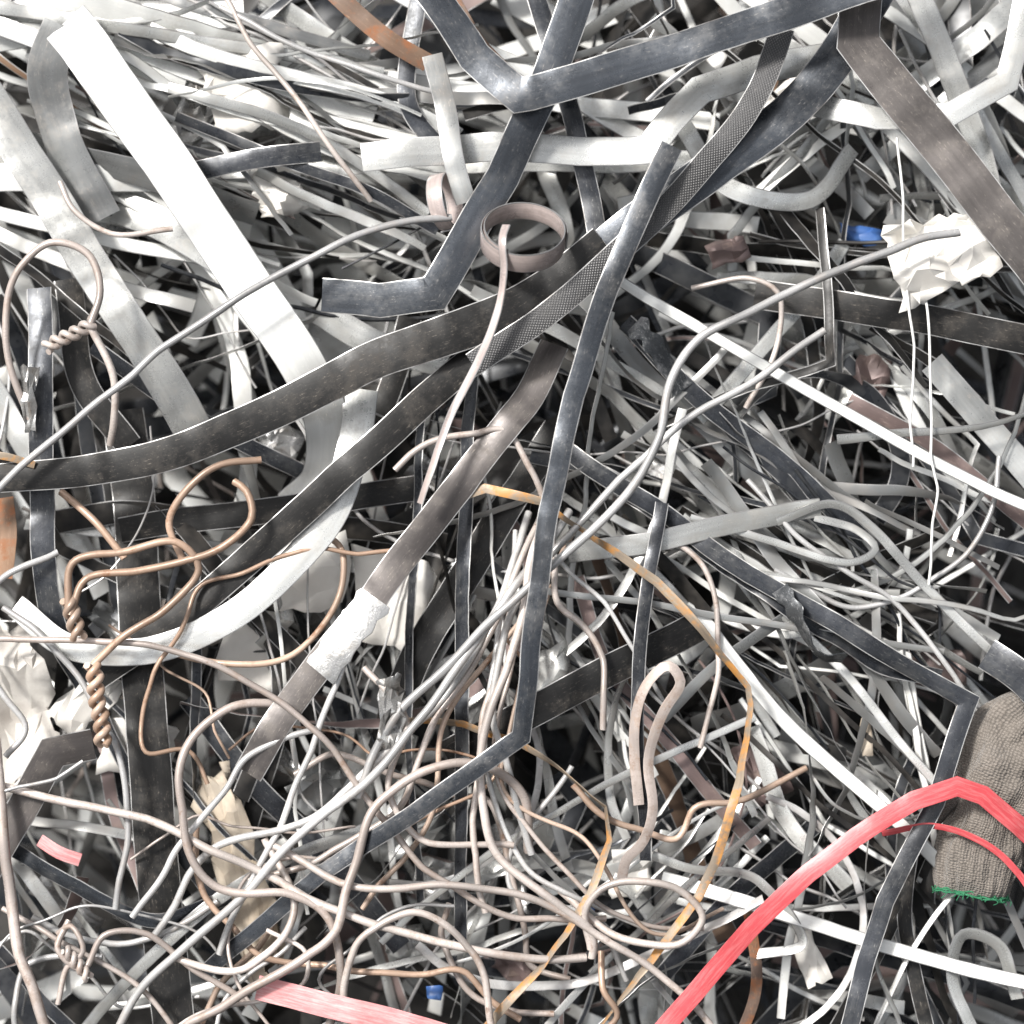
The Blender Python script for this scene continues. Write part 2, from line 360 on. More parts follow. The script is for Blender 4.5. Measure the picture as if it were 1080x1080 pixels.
Z('silver',10,[(820,548,40),(880,532,50),(920,556,50),(980,620,46),(1050,690,40),(1110,740,30)],'narrow pale strip with a rounded bend',.3)
Z('silver',8,[(730,545,30),(820,572,44),(900,592,48),(925,580,46),(905,560,40),(860,545,40)],'thin pale hooked strip',.4)
Z('grey',7,[(560,620,30),(700,640,40),(820,660,40),(1000,690,30)],'thin grey strip',.3)
Z('silver',9,[(830,650,30),(900,720,40),(990,830,44),(1060,930,30)],'thin pale strip',.3)
Z('silver',11,[(885,462,40),(950,456,46),(1030,450,46),(1110,425,40)],'thin tapering strip',.3,w1=5)
Z('grey',22,[(455,60,70),(468,110,76),(480,170,80),(492,215,74)],'short pinkish grey strip',.1)
Z('white',30,[(-30,30,-30),(100,10,-20),(250,2,-20)],'pale sheet strip',.1)
Z('silver',36,[(110,210,-30),(170,235,-14),(260,290,-20)],'pale wide strip partly buried',.1)
Z('white',16,[(150,20,-10),(250,60,0),(380,90,0),(480,130,-10)],'pale strip',.1)
Z('silver',12,[(170,85,0),(260,110,8),(350,150,8),(450,220,0)],'pale strip',.2)
Z('silver',30,[(330,320,-20),(400,360,-14),(470,380,-20)],'short pale strip',.2)
Z('silver',16,[(740,440,0),(840,330,-10),(900,250,-20)],'pale strip',.3)
Z('grey',28,[(990,380,0),(1050,450,8),(1110,520,8)],'scuffed grey strip',.1)
Z('silver',26,[(970,-20,20),(1000,50,20),(1040,160,10),(1060,230,0)],'wide pale strip',.2)
Z('silver',20,[(720,120,0),(770,190,6),(860,205,10),(905,150,4)],'twisted pale strip',.2,twist=1.)
Z('silver',10,[(690,905,30),(730,920,40),(800,930,40),(850,1000,30),(800,1010,20)],'pale curled strip',.5)
Z('grey',12,[(700,760,20),(760,700,30),(850,640,30)],'grey strip',.3)
Z('silver',8,[(400,1000,20),(520,900,30),(700,800,34),(800,760,20)],'thin pale strip',.3)
Z('silver',18,[(800,770,0),(830,860,14),(900,940,10)],'pale curved strip',.5)
Z('silver',13,[(70,1110,20),(150,1020,30),(260,930,30),(400,870,10)],'pale strip by the wires',.3)
Z('silver',14,[(1040,1110,20),(1010,1040,30),(1020,990,30),(1060,1000,26),(1080,1060,20)],'pale curled strip',.4)
Z('pink',16,[(610,610,0),(640,700,10),(720,800,10),(800,900,0)],'dull maroon strip',.3)
Z('pink',16,[(900,420,0),(990,470,10),(1100,560,10)],'dull maroon strip',.3)
for i in range(22):      # broader pale strips lying between the straps of the upper part
    x=R.uniform(20,520) if i%3 else R.uniform(700,1060); y=R.uniform(0,240); a=math.radians(R.gauss(20 if x<600 else 30,16 if x<600 else 60)); L=R.uniform(130,300); w=R.uniform(-40,0)
    Z(R.choice(('white','silver','white','grey')),R.uniform(12,30),[(x-math.cos(a)*L,y-math.sin(a)*L,w-20),(x,y+R.uniform(-12,12),w),(x+math.cos(a)*L,y+math.sin(a)*L,w-20)],'pale sheet metal offcut among thin strips',R.uniform(-.6,.6),poly=R.random()<.4)
# ================================================================== RUSTY STRAPS
RS=dict(name='rusty_strap',cat='rusty metal strap',thick=1.2)
S('rust',8.5,[(420,610,40),(465,548,60),(490,522,70),(512,515,72),(570,528,80),(650,582,86),(690,612,87),(740,662,88),(786,724,88),(790,742,88),(780,822,82),(752,910,76),(735,945,72),(690,1010,60),(625,1100,40)],'long orange rusted strap bowed into an arc',.55,tvar=1.5,poly=True,**RS)
S('rust',8.5,[(430,762,30),(490,765,50),(545,784,60),(600,818,70),(638,850,78),(640,885,80),(622,940,80),(596,985,78),(550,1040,70),(490,1110,50)],'orange rusted strap curving downward',.5,tvar=1.4,poly=True,**RS)
S('wire',11,[(655,925,66),(660,905,72),(678,885,76),(688,850,80),(684,800,82),(698,750,84),(716,718,84),(704,702,82),(686,716,78),(672,750,72),(668,800,66),(674,850,54)],'narrow tan strap looped back at the top',.2,tvar=.5,crease=.2,**RS)
S('rustd',20,[(340,-25,20),(400,30,26),(450,60,20)],'short brown rusted strap',.1,**RS)
S('rust',8,[(-30,480,80),(10,482,84),(40,490,82)],'rusted strap end',.1,**RS)
S('rustd',26,[(-4,525,10),(-2,560,14),(-8,610,10)],'rusty brown plate end',.3,**RS)
S('rustd',12,[(780,1110,20),(800,1040,26),(790,960,10)],'dark rusted strip',.2,**RS)
S('rustd',10,[(480,-10,0),(520,50,8),(560,90,0)],'thin rusted strip',.2,**RS)
# ================================================================== RED STRAPS
RP=dict(name='plastic_strap',cat='plastic strap',group='red plastic straps')
S('red',20,[(1120,915,66),(1070,868,84),(1032,836,92),(1004,826,95),(960,842,95),(900,880,94),(850,918,93),(790,975,88),(740,1034,80),(690,1095,70)],'bright red plastic strap arched over the scrap',.1,thick=.7,tvar=.3,poly=True,crease=.4,**RP)
S('red',7,[(930,880,60),(980,870,70),(1030,885,84),(1070,920,84),(1110,980,70)],'thin red plastic strip',.3,thick=.7,**RP)
S('pinkred',26,[(272,1040,80),(340,1055,84),(430,1078,84),(500,1100,80)],'faded red plastic strap end',.1,thick=.7,**RP)
S('pinkred',14,[(38,888,36),(60,902,40),(82,910,38)],'short scrap of faded red plastic',.1,thick=.7,**RP)
# ================================================================== WIRES
Wr('wireg',9,[(1008,247,96),(950,262,104),(870,294,110),(790,330,114),(735,360,116),(704,405,118),(692,465,118),(655,525,114),(600,580,108),(545,630,104),(470,700,96),(410,765,90),(378,840,84)],'long pale grey wire in a double curve')
Wr('wireg',8,[(476,230,90),(400,244,104),(300,292,110),(205,352,112),(110,425,108),(20,500,100),(-40,560,90)],'long grey wire crossing the straps')
Wr('wireg',8,[(866,350,70),(800,395,78),(712,448,84),(650,510,84),(590,575,84),(540,640,80),(520,740,74),(540,830,70),(560,900,60)],'grey wire curving down')
Wr('wire',6,[(185,242,66),(120,248,74),(78,222,74),(64,192,66)],'pinkish wire hook')
Wr('wire',6,[(228,-25,40),(262,40,48),(318,110,54),(360,170,50),(388,210,36)],'brown wire slanting down')
Wr('wireg',6,[(232,5,40),(300,45,50),(380,72,54),(460,96,50)],'thin grey wire')
Wr('wire',7,[(-30,672,60),(80,674,70),(190,688,76),(270,722,80),(340,775,82),(385,840,80),(440,905,76),(520,960,70),(640,970,50)],'long pinkish wire lying over the scrap')
Wr('wire',9,[(-30,822,50),(60,842,62),(160,866,70),(250,905,78),(350,955,86),(450,985,86),(560,1010,76),(620,1010,60)],'thick pinkish wire')
Wr('wire',9,[(300,738,60),(240,745,76),(198,790,82),(195,870,84),(230,930,84),(310,940,86),(350,965,84),(360,1030,76),(340,1110,50)],'looping pinkish wire')
Wr('wire',10,[(556,900,50),(552,840,70),(515,808,84),(450,812,92),(395,850,96),(372,920,98),(345,990,96),(260,1045,86),(170,1100,60)],'thick wire bent into a hook')
Wr('wire',9,[(575,540,40),(560,590,80),(548,660,92),(520,740,94),(506,830,92),(530,905,88),(590,950,86),(620,975,80),(622,1010,70)],'pinkish wire hanging down')
Wr('wireg',9,[(600,540,30),(550,610,84),(500,680,96),(450,745,98),(395,815,96),(320,875,90),(240,960,80),(150,1040,60),(110,1110,50)],'grey wire slanting down')
Wr('wire',8,[(625,1000,70),(620,955,84),(655,927,90),(710,932,90),(742,962,86),(715,992,80),(650,985,72),(590,940,60)],'looped wire')
Wr('wire',12,[(-4,780,60),(4,860,70),(14,960,72),(40,1050,70),(60,1110,66)],'thick pale pinkish wire')
Wr('wire',8,[(290,890,74),(380,935,90),(470,930,92),(560,945,88),(640,990,80),(720,1050,60),(760,1100,50)],'wire lying in a shallow arc')
Wr('wire',8,[(370,1110,60),(366,1040,80),(380,985,88),(440,960,90),(500,1000,86),(520,1080,80),(530,1110,70)],'wire bent into an arch')
Wr('wireg',7,[(380,650,60),(340,760,66),(300,860,66),(250,960,60),(230,1010,50)],'grey wire')
Wr('wire',7,[(540,640,70),(510,760,74),(500,870,76),(512,960,70)],'pinkish wire')
Wr('wire',8,[(280,880,60),(310,960,72),(260,1020,76),(180,1010,60)],'pinkish wire loop')
Wr('wireg',7,[(0,640,40),(60,690,50),(110,760,56),(135,860,56),(120,960,50)],'grey wire curve')
Wr('wire',7,[(70,970,60),(60,1000,66),(85,1020,66),(110,985,66),(150,980,64),(190,1010,60),(260,1060,50)],'small curly wire')
Wr('wire',6,[(0,960,40),(60,990,50),(130,1030,50),(200,1110,40)],'thin pinkish wire')
Wr('wire',6,[(735,300,20),(790,290,34),(826,310,36),(820,370,30),(790,430,20)],'faint curved wire')
Wr('wireg',6,[(1060,480,20),(1040,560,30),(990,610,34),(900,640,30),(820,600,20)],'thin curved wire')
Wr('wireg',5,[(600,480,50),(570,560,64),(640,640,60),(700,740,50)],'thin wire')
Wr('wireg',6,[(790,505,30),(850,570,40),(950,640,44),(1030,740,40),(1090,780,30)],'thin wire')
Wr('wire',7,[(385,700,70),(430,760,80),(410,830,84),(440,880,80),(540,890,70)],'pinkish wire')
Wr('wire',6,[(740,790,30),(760,700,40),(745,600,40),(700,560,30)],'thin upright wire')
Wr('wire',7,[(590,500,-10),(550,590,50),(505,690,72),(452,770,76),(420,850,70),(352,900,60),(260,930,40)],'grey wire running beside similar wires')
Wr('wireg',8,[(560,540,10),(515,660,70),(470,735,78),(400,800,78),(330,860,70),(220,900,60),(160,990,40)],'grey wire running beside similar wires')
Wr('copper',6,[(610,560,-10),(560,640,40),(470,760,66),(455,860,60),(380,960,50)],'thin tan wire beneath others')
for i,(dx,m) in enumerate(((0,'wireg'),(16,'wire'),(34,'copper'))):
    Wr(m,6-i*.7,[(545+dx,560+30*i,10),(522+dx,700,66),(514+dx*.6,800+18*i,70),(555+dx*1.8,915-14*i,66),(640+dx*1.5,960+12*i,60),(730+dx,1000-20*i,40)],'thin wire hanging in a bundle')
for i in range(24):
    x=R.uniform(-10,640); y=R.uniform(760,1080)
    a=R.uniform(0,6.28); c=R.choice((-1,1))*R.uniform(.02,.24); w=R.uniform(10,70); P=[(x,y,w)]
    for k in range(R.randint(5,12)):
        a+=c+R.gauss(0,.16); c+=R.gauss(0,.09)
        if R.random()<.14: a+=R.choice((-1,1))*1.1
        x+=math.cos(a)*44; y+=math.sin(a)*44*.85; w+=R.gauss(0,5); w=max(5,min(76,w)); P.append((x,y,w))
    Wr(R.choice(('wire','wireg','wireg','copper','copper')),R.choice((3,4,5,6,7)),P,R.choice(('loosely looped wire in the tangle','kinked wire curling over other wires')),name='looped_wire',wob=6)
Wr('string',3,[(948,140,50),(955,260,60),(964,380,60),(963,492,56)],'thin white string hanging down',name='white_string',wob=4)
Wr('string',3,[(976,290,50),(982,420,60),(985,520,60),(980,615,50)],'thin white string hanging down',name='white_string',wob=4)
def tie(mat,d,tubes,tw,label):
    seedc[0]+=1
    ds=[tube_data(pts(L),d,seedc[0]+i,2) for i,L in enumerate(tubes)]
    for t in tw: ds+=twist_tubes(*t)
    make('wire_tie',ds,[MAT[mat]],label,'wire tie','twisted wire ties',ang=60)
tie('wire',8,[[(98,345,90),(108,310,88),(92,270,86),(55,258,84),(22,285,80),(8,335,76),(14,390,70),(30,440,50)],[(98,345,90),(122,400,80),(122,440,66),(116,468,50)]],[((52,368,84),(102,342,90),5,2.5,7)],'pinkish wire loop tied with a twisted knot')
tie('copper',8,[[(75,640,90),(80,595,92),(130,582,94),(190,572,94),(212,600,90),(180,640,86),(130,672,84),(100,700,80)],
  [(80,648,90),(95,610,86),(150,602,88),(225,582,92),(266,545,94),(262,518,90),(250,508,84)]],[((76,632,88),(86,672,86),6,1.5,8),((100,700,80),(112,785,78),6,3.2,8)],'rusty tan wire loops ending in a twist')
tie('copper',8,[[(278,485,70),(235,490,78),(200,515,80),(180,550,76),(195,590,70)],[(60,520,30),(100,550,50),(130,590,56)]],[],'rusty wire bent over the strap')
tie('copper',7,[[(330,560,30),(360,580,44),(352,640,50),(310,690,64),(230,700,64),(150,680,30)]],[],'thin rusty wire curve')
tie('wire',6,[[(60,985,60),(75,975,66),(88,1000,70),(70,1020,66),(60,1060,60)]],[((70,1000,70),(95,1030,70),4,2,6)],'small twisted wire end')
def ring(cx,cy,w,rx,axis,height,turns,mat,label,thick=1.6,tail=None):
    A=Vector(axis).normalized(); X=A.cross(Vector((0,0,1))).normalized(); Y=A.cross(X)
    c=HP(cx,cy,w); P=[]
    n=int(turns*26)
    for i in range(n+1):
        a=i/26*2*math.pi; r=rx*(1-.05*i/26)
        P.append(c+X*math.cos(a)*r+Y*math.sin(a)*r+A*(i/26*2.0))
    seedc[0]+=1
    ds=[ribbon_data(P,height,0,0,thick,False,seedc[0],.6,frame=A,step=5,tvar=.1)]
    if tail: ds.append(ribbon_data(pts(tail),9,.5,0,1.6,False,seedc[0]+1,2,step=6,tvar=.6))
    make('strap_coil',ds,[MAT[mat],MAT['edgelt']],label,'metal coil','small coils of metal strip')
ring(552,256,118,45,(0.05,.72,.69),23,1.7,'coil','small open coil of pinkish metal strip',tail=[(534,244,146),(530,262,160),(532,292,152),(524,335,134),(502,390,118),(470,455,116),(445,530,110)])
ring(468,214,70,30,(.93,.15,.35),18,1.3,'coil','small upright ring of pinkish metal strip')
# ================================================================== PAPER / CARD
def sheet(name,quad,w,mat,label,cat,crump=14,seed=1,n=8,sh=34):
    """creased sheet with a torn outline"""
    q=[HP(*p,0) for p in quad]; rr=random.Random(seed*17); sz=((q[1]-q[0]).length+(q[3]-q[0]).length)/2
    C=[]
    for j in range(n+1):
        for i in range(n+1):
            jx=0 if i in(0,n) else rr.uniform(-.42,.42)/n; jy=0 if j in(0,n) else rr.uniform(-.42,.42)/n
            s,t=i/n+jx,j/n+jy
            p=q[0].lerp(q[1],s).lerp(q[3].lerp(q[2],s),t)
            if i in(0,n) or j in(0,n): p=p+Vector((rr.uniform(-1,1),rr.uniform(-1,1),0))*sz*.06
            z=w+crump*(noise.noise(p*(2.4/sz)+Vector((0,0,seed)))*1.8)+rr.uniform(-.5,.5)*crump*.20
            C.append(Vector((p.x,p.y,z)))
    fs=[];uvl=[];m=n+1
    for j in range(n):
        for i in range(n):
            a,b,c,d=j*m+i,(j+1)*m+i,(j+1)*m+i+1,j*m+i+1
            for f in (((a,b,c),(a,c,d)) if rr.random()<.5 else ((a,b,d),(b,c,d))): fs.append(f); uvl+=[(i/n,j/n)]*3
    o=make(name,[(C,fs,uvl,[0]*len(fs))],[MAT[mat]],label,cat,'paper and card scraps in the heap',ang=sh)
    md=o.modifiers.new('Solid','SOLIDIFY'); md.thickness=.0008
    return o
sheet('paper_scrap',[(932,238),(1030,222),(1062,285),(950,325)],60,'paper','crumpled off-white paper lump resting on straps','paper',20,2,9,24)
sheet('paper_scrap',[(200,60),(290,36),(300,120),(225,140)],-10,'paper','torn off-white paper between pale strips','paper',14,3)
sheet('paper_scrap',[(255,170),(310,160),(320,215),(270,225)],-14,'paper','torn off-white paper piece between strips','paper',12,23)
sheet('paper_scrap',[(285,570),(365,560),(360,640),(290,650)],-8,'paper','white paper scrap under the wires','paper',6,4,5,14)
sheet('paper_scrap',[(370,575),(465,598),(445,700),(375,680)],-14,'paper','white card scrap behind thin strips','paper',5,5,4,14)
sheet('cloth_scrap',[(-50,650),(30,670),(56,800),(-30,870)],4,'cloth','dirty white cloth hanging in folds','cloth',30,6,11)
sheet('card_scrap',[(196,830),(235,815),(300,1010),(258,1060)],-10,'card','torn brown cardboard piece under wires','cardboard',12,7,8,14)
sheet('paper_scrap',[(230,640),(300,655),(290,740),(220,720)],-20,'paper','pale paper scrap under the wires','paper',8,14,6)
sheet('paper_scrap',[(650,905),(695,900),(690,950),(645,960)],-20,'paper','pale paper scrap under pale strips','paper',8,15,6)
sheet('paper_scrap',[(100,760),(180,770),(170,830),(95,820)],-20,'paper','pale torn sheet beneath the wires','paper',8,25,6)
sheet('plastic_scrap',[(895,226),(945,236),(935,252),(900,246)],-40,'bluep','small blue plastic piece','plastic scrap',5,8,4)
sheet('plastic_scrap',[(447,1047),(466,1047),(464,1062),(449,1060)],10,'bluep','small blue plastic piece','plastic scrap',3,9,3)
sheet('plastic_scrap',[(605,962),(630,966),(628,978),(610,976)],-20,'bluep','small blue plastic piece','plastic scrap',3,10,3)
sheet('foil_scrap',[(398,718),(425,708),(428,775),(402,795)],90,'foil','crumpled silver foil scrap','foil',18,11,9,14)
sheet('foil_scrap',[(560,690),(600,675),(600,720),(565,740)],30,'silver','torn sheet metal scrap','metal scrap',5,12,4)
sheet('foil_scrap',[(22,385),(38,385),(38,455),(24,455)],56,'foil','torn shiny metal edge piece','metal scrap',8,13,5)
sheet('card_scrap',[(912,762),(922,750),(926,800),(914,800)],14,'card','small yellowish card scrap','cardboard',3,16,3)
for i in range(26):
    x=R.uniform(30,1050); y=R.uniform(30,1050); a=R.uniform(0,3.1); l=R.uniform(18,44); b=R.uniform(9,22)
    ca,sa=math.cos(a),math.sin(a); q=[(x+ca*u*l-sa*v*b,y+sa*u*l+ca*v*b) for u,v in((-1,-1),(1,-1),(1,1),(-1,1))]
    mt=R.choice(('foil','silver','paper','grey','pink','foil'))
    sheet('torn_scrap',q,R.uniform(-60,0),mt,{'paper':'small torn pale paper bit between strips','pink':'small torn maroon sheet bit between strips'}.get(mt,'small crumpled sheet metal bit between strips'),'scrap piece',10,40+i,5)
# ================================================================== GLOVE
def glove():
    ax=[HP(1032,944,36),HP(1038,905,40),HP(1050,860,44),HP(1066,815,46),HP(1084,775,44),HP(1112,740,36)]
    hw=[40,46,47,54,53,34]; hd=[15,20,24,30,27,14]
    P=catmull(ax,4); n=len(P); K=96; vs=[];fs=[];uvl=[]
    for i,p in enumerate(P):
        T=(P[min(n-1,i+1)]-P[max(0,i-1)]).normalized(); B=T.cross(Vector((0,0,1))).normalized(); C=B.cross(T)
        f=i/(n-1)*(len(ax)-1); j=min(len(ax)-2,int(f)); f-=j
        a=hw[j]+(hw[j+1]-hw[j])*f; b=hd[j]+(hd[j+1]-hd[j])*f
        pinch=1-.14*math.exp(-((i/n-.36)/.08)**2)
        for k in range(K):
            an=2*math.pi*k/K
            fold=pinch*(1+.26*noise.noise(Vector((math.cos(an)*1.6,math.sin(an)*1.6,i*.07)))+.10*noise.noise(Vector((math.cos(an)*4,math.sin(an)*4,i*.16))))
            up=max(0,math.sin(an))
            s1=math.cos(an)*a; s2=i*4
            cr=(26*abs(noise.noise(Vector((s2*.022+s1*.012,s1*.018-s2*.01,7))))+8*noise.noise(Vector((s2*.05,s1*.03,3))))*up
            rib=(.9 if i<n*.36 else .2)*math.cos(k*math.pi/2)
            vs.append(p+B*math.cos(an)*(a+rib)*fold+C*(math.sin(an)*(b+rib)*fold)+Vector((0,0,cr)))
    for i in range(n-1):
        for k in range(K):
            k2=(k+1)%K; fs.append((i*K+k,i*K+k2,(i+1)*K+k2,(i+1)*K+k))
            uvl+=[(k/K*.3,i*.004),((k+1)/K*.3,i*.004),((k+1)/K*.3,(i+1)*.004),(k/K*.3,(i+1)*.004)]
    rim=[vs[k].copy() for k in range(K)]
    ds=[(vs,fs,uvl,[0]*len(fs))]
    for (s,e,m) in (((1088,755),(1128,650),(1108,700)),((1108,758),(1168,675),(1143,710)),((1126,770),(1188,715),(1158,735)),((1136,790),(1186,760),(1163,770)),((1040,830),(986,872),(1002,842))):
        th = s==(1040,830)
        ds.append(tube_data([HP(*s,44),HP(*m,48 if not th else 40),HP(*e,30 if not th else 24)],28,3,2,sides=14,taper=lambda t:1.0 if t<.7 else math.sqrt(max(.05,1-((t-.7)/.31)**2))))
    g=make('work_glove',ds,[MAT['knit']],'dirty grey-brown knitted work glove with green cuff edge','glove',ang=70)
    hem=[]
    for r in range(3):
        L=[rim[k%K]+Vector((R.uniform(-1,1),r*1.8-2+R.uniform(-1.5,1.5),R.uniform(0,1.5))) for k in range(0,K+1,2)]
        hem.append(tube_data(L,2.0,2+r,1))
    for k in range(44):
        q=rim[R.randrange(K)]
        hem.append(tube_data([q,q+Vector((R.uniform(-4,4),R.uniform(-5,5),R.uniform(0,5))),q+Vector((R.uniform(-7,7),R.uniform(-9,6),R.uniform(0,6)))],1.0,k,0,sides=5))
    make('cuff_hem',hem,[MAT['green']],'frayed green stitched cuff hem',parent=g,ang=60)
glove()
# ================================================================== FILLER
LBL={'white':'pale zinc','silver':'galvanised','grey':'dull grey','dark':'dark blue-grey','black':'dusty black','brown':'brown-grey','pink':'dull maroon','wireg':'grey','rustd':'rusty brown','wire':'pinkish'}
FM=list(SPEC); FMATS=[MAT['f_'+k] for k in FM]+[MAT['edge'],MAT['edgelt']]
def mid(m): return (FM.index(m), len(FM)+(1 if m in LIGHT else 0))
stuff=[];smi=[]
def put(d,m,ind,nm,lb,ct):
    if ind: make(nm,[d],[MAT['f_'+m],em_of(m)] if nm=='metal_strip' else [MAT['f_'+m]],lb,ct,'metal strips and wires filling the heap',ang=28)
    else: stuff.append(d); smi.append(mid(m) if (nm=='metal_strip' and R.random()<.3) else (FM.index(m),)*2)
def walk(x,y,ang,length,w,kink,curv,dws=.10):
    P=[];a=ang;c=R.gauss(0,curv);st=40; dw=R.gauss(0,dws)
    n=max(4,int(length/st)); x-=math.cos(a)*length/2; y-=math.sin(a)*length/2
    for i in range(n+1):
        P.append(HP(x,y,w)); x+=math.cos(a)*st; y+=math.sin(a)*st; w+=dw*st*.5+R.gauss(0,1.5)
        a+=c+R.gauss(0,.02); c+=R.gauss(0,curv*.25)
        if kink and R.random()<.16: a+=R.choice((-1,1))*R.uniform(.4,1.4)
        w=max(-520,min(30,w))
    return P
def pick(d):
    k=list(d); return R.choices(k,[d[q] for q in k])[0]
def strand(x,y,a,ln,w,m,wd,ind):
    kind=R.random(); seedc[0]+=1
    st=7 if ind else 11
    if m in('wireg','wire') or kind<.14:
        m2='wireg' if m in('white','silver','grey') else m
        put(tube_data(walk(x,y,a,ln,w,False,.12),R.uniform(2,5),seedc[0],4,step=st+3,sides=6),m2,ind,'thin_wire',f'thin {LBL[m2]} wire buried in the scrap heap','wire')
    elif kind<.42:
        put(ribbon_data(walk(x,y,a,ln*.8,w,True,.03),wd,R.uniform(-.8,.8),0,.8,True,seedc[0],3,step=st,crease=1.),m,ind,'metal_strip',f'{LBL[m]} metal strip with sharp kinks in scrap','metal strip')
    elif kind<.70:
        put(ribbon_data(walk(x,y,a,ln*1.2,w,False,.014),wd,R.uniform(-.9,.9),R.gauss(0,.9),.8,False,seedc[0],5,step=st+3,tvar=.9,crease=1.),m,ind,'metal_strip',f'straight {LBL[m]} metal strip among the scrap','metal strip')
    else:
        put(ribbon_data(walk(x,y,a,ln,w,False,.16),wd*.8,R.uniform(-1.,1.),R.gauss(0,1.8),.8,False,seedc[0],4,step=st,tvar=1.,crease=.7),m,ind,'metal_strip',f'curved {LBL[m]} metal strip among the scrap','metal strip')
REG=[ # x0,y0,x1,y1,angle,spread,mats,ind,stuff
 (-120,-120,420,280,20,22,dict(white=6,silver=5,grey=2,dark=1.5,black=2,rustd=.3),26,84),
 (380,-120,800,330,5,60,dict(white=4,silver=4,grey=3,dark=3,black=3,pink=1,rustd=.3),22,60),
 (740,-120,1200,330,30,62,dict(white=5,silver=5,grey=2,dark=2.5,black=3,pink=1,rustd=.3),26,76),
 (-120,250,330,700,55,45,dict(white=2,silver=3,grey=2,dark=3,black=6,brown=1.5,wire=.5,rustd=.5),18,60),
 (280,300,740,760,60,55,dict(white=1.2,silver=2,grey=2,dark=4,black=6,pink=2,wireg=1,rustd=.3),22,66),
 (680,280,1200,780,36,38,dict(white=1.5,silver=4,grey=3,dark=4,black=6,pink=1.4,rustd=.3),32,88),
 (-120,680,400,1200,45,60,dict(white=3,silver=4,grey=3,dark=3,black=4,pink=1.5,rustd=.4),18,60),
 (340,720,800,1200,60,55,dict(white=2,silver=4,grey=3,dark=3,black=5,pink=2,rustd=.5),22,66),
 (680,740,1200,1200,44,48,dict(white=3,silver=4,grey=3,dark=4,black=5,pink=1,rustd=.3),24,74)]
for (x0,y0,x1,y1,an,sp,ms,ni,ns) in REG:
    for q in range(ni+ns):
        ind = q<ni
        x=R.uniform(x0,x1);y=R.uniform(y0,y1)
        if ind: x=max(30,min(1050,x)); y=max(30,min(1050,y))
        a=math.radians(R.gauss(an,sp)); m=pick(ms)
        top = 0 if y>300 else (300-y)*.15
        w = R.uniform(-120,8)-top*.5 if ind else R.uniform(-480,-60)-top*.3
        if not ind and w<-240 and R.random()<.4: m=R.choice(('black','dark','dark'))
        wd = R.choice((6,8,11,15,20,26)) if ind else R.choice((8,12,16,20,26,34))
        strand(x,y,a,R.uniform(220,600),w,m,wd,ind)
def bundle(x,y,ang,length,n,spread,ms,w,wds=(4,6,8,11,15),fan=.22,curv=.03,ind=.5,drift=.03):
    c0=R.gauss(0,curv)
    for i in range(n):
        o=R.gauss(0,spread); a=math.radians(ang)+R.gauss(0,fan); m=pick(ms); seedc[0]+=1
        px=x-math.sin(a)*o+R.gauss(0,40)*math.cos(a); py=y+math.cos(a)*o+R.gauss(0,40)*math.sin(a)
        L=length*R.uniform(.5,1.15); st=40; k=max(4,int(L/st)); P=[]; ww=w+R.uniform(-44,14); c=c0+R.gauss(0,.014)
        px-=math.cos(a)*L/2; py-=math.sin(a)*L/2; a-=c*k/2; kk=R.randint(2,k) if R.random()<.3 else -1
        for j in range(k+1):
            P.append(HP(px,py,ww-8*abs(j/k-.5))); px+=math.cos(a)*st; py+=math.sin(a)*st; a+=c+R.gauss(0,drift); ww+=R.gauss(0,2)
            if j==kk: a+=R.choice((-1,1))*R.uniform(.4,1.2)
        isin=R.random()<ind
        if R.random()<.22:
            m2='wireg' if m in('white','silver','grey') else m
            put(tube_data(P,R.uniform(1.8,4.0),seedc[0],4,step=8,sides=6),m2,isin,'thin_wire',f'thin {LBL[m2]} wire in a bundle of scrap','wire')
        else:
            put(ribbon_data(P,R.choice(wds),R.uniform(-.95,.95),R.gauss(0,.9),.8,kk>0,seedc[0],5,step=8,tvar=.9,crease=1.),m,isin,'metal_strip',f'narrow {LBL[m]} strip in a bundle of scrap','metal strip')
SV=dict(silver=6,grey=3,white=4,dark=1,black=1,pink=.5); SD=dict(silver=4,grey=2,white=1,dark=4,black=4,pink=.8)
for b in [(300,70,22,420,13,36,SV,-10),(180,150,30,380,10,32,SV,-14),(330,110,12,360,10,26,SV,-4),(120,20,8,340,8,26,SV,-24),(380,190,24,340,6,28,SD,-4),(230,230,20,380,6,30,SD,-20),
          (860,560,38,420,12,40,SV,16),(930,640,36,420,11,42,SV,24),(880,820,50,380,9,42,SV,14),(780,480,34,360,8,36,SD,4),(1000,540,40,300,7,38,SV,2),(760,700,44,380,9,44,SD,10),
          (900,70,60,300,8,46,SV,-20),(1020,130,75,300,8,42,SV,-10),(820,130,-30,300,8,40,SV,-20),(700,40,-20,300,5,30,SD,-10),(1030,420,30,260,7,38,SD,0),
          (560,640,75,360,7,34,SD,10),(620,760,65,380,8,44,SV,10),(700,880,-35,360,7,40,SV,10),(480,980,-40,320,6,44,SV,0),(880,990,20,360,8,38,SV,4),(1020,1010,75,220,5,30,SD,4),
          (340,760,70,360,7,40,SV,10),(180,740,80,300,3,30,SD,-10),(240,320,60,260,5,34,SV,-30),(440,560,-60,320,5,34,SD,-10),(660,400,50,280,4,40,SD,-20),(860,330,10,260,5,34,SV,-20),(140,900,60,260,6,40,SV,0)]:
    bundle(*b)
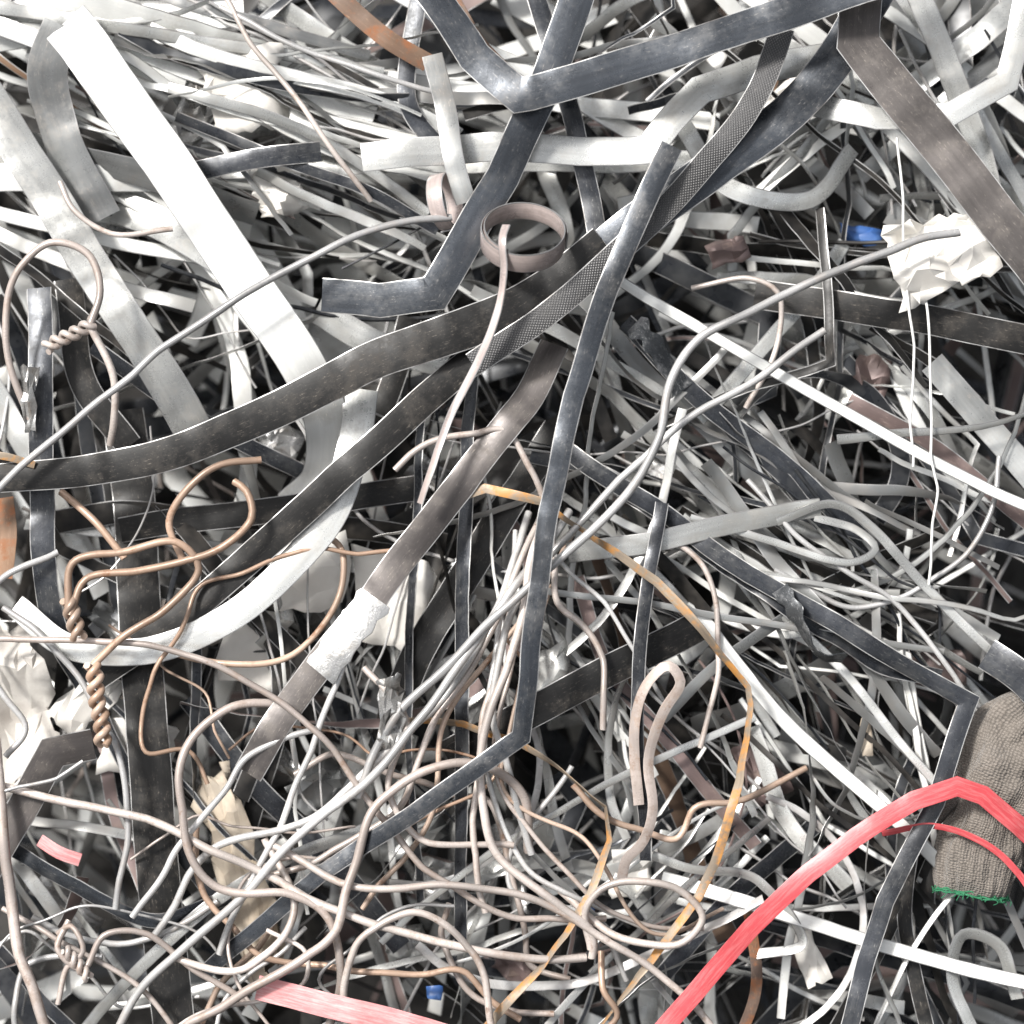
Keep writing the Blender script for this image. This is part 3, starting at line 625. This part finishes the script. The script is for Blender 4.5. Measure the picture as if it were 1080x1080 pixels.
for i in range(24):
    x=R.uniform(520,1060); y=R.uniform(520,1060); m=R.choice(('silver','silver','grey','wireg','white'))
    P=walk(x,y,R.uniform(0,3.1),R.uniform(260,460),R.uniform(10,46),False,.15,.03); seedc[0]+=1
    put(ribbon_data(P,R.choice((4,6,8,10)),R.uniform(-1.2,1.2),R.gauss(0,1.2),.8,False,seedc[0],4,step=7),m,True,'metal_strip',f'springy thin {LBL[m]} strip curling over scrap','metal strip')
make('scrap_tangle',stuff,FMATS,'dense tangle of metal strips deep in the heap','scrap metal',kind='stuff',matidx=smi)
# ground under the heap
n=90; vs=[];fs=[];uvl=[]
for j in range(n+1):
    for i in range(n+1):
        p=Vector(((i/n-.5)*6000,(j/n-.5)*6000,0)); r=max(0,p.length-900)
        vs.append(Vector((p.x,p.y,-540+60*noise.fractal(p*.006,.8,2,4)-r*.12)))
for j in range(n):
    for i in range(n):
        m=n+1; fs.append((j*m+i,j*m+i+1,(j+1)*m+i+1,(j+1)*m+i)); uvl+=[(i/n,j/n)]*4
MAT['soil']=plain('dark_scrap_ground',(.02,.019,.018),(.06,.056,.052),.9,30,.6)
make('ground',[(vs,fs,uvl,[0]*len(fs))],[MAT['soil']],'dark dirty ground beneath the scrap heap','ground',kind='structure')
# ================================================================== CAMERA & LIGHT
D=3500.; ref=60.
cam=bpy.data.cameras.new('Camera'); co=bpy.data.objects.new('Camera',cam); COL.objects.link(co)
co.location=H(0,0,ref+D); co.rotation_euler=Matrix((U,V,W)).transposed().to_euler()
cam.sensor_width=36; cam.lens=36*D/1080; cam.clip_end=200; cam.clip_start=.05
cam.dof.use_dof=True; cam.dof.focus_distance=(D-10)/1000; cam.dof.aperture_fstop=1.9
SC.camera=co
wd=bpy.data.worlds.new('World'); SC.world=wd; wd.use_nodes=True; nt=wd.node_tree
bg=nt.nodes['Background']; sky=N(nt,'ShaderNodeTexSky',sky_type='NISHITA'); sky.sun_disc=False
sd=Vector((-.50,-.12,.90)).normalized()
el=math.asin(sd.z); rot=math.atan2(sd.x,sd.y)
sky.sun_elevation=el; sky.sun_rotation=rot; sky.dust_density=6; sky.air_density=1.2
hs=N(nt,'ShaderNodeHueSaturation'); hs.inputs['Saturation'].default_value=.25
nt.links.new(sky.outputs[0],hs.inputs['Color']); nt.links.new(hs.outputs[0],bg.inputs[0]); bg.inputs[1].default_value=.15
sl=bpy.data.lights.new('Sun','SUN'); sl.energy=5.0; sl.angle=math.radians(9); sl.color=(1,.965,.92)
so=bpy.data.objects.new('Sun',sl); COL.objects.link(so); so.rotation_euler=sd.to_track_quat('Z','Y').to_euler(); so.location=(0,0,5)
SC.view_settings.view_transform='Standard'; SC.view_settings.look='None'; SC.view_settings.exposure=0
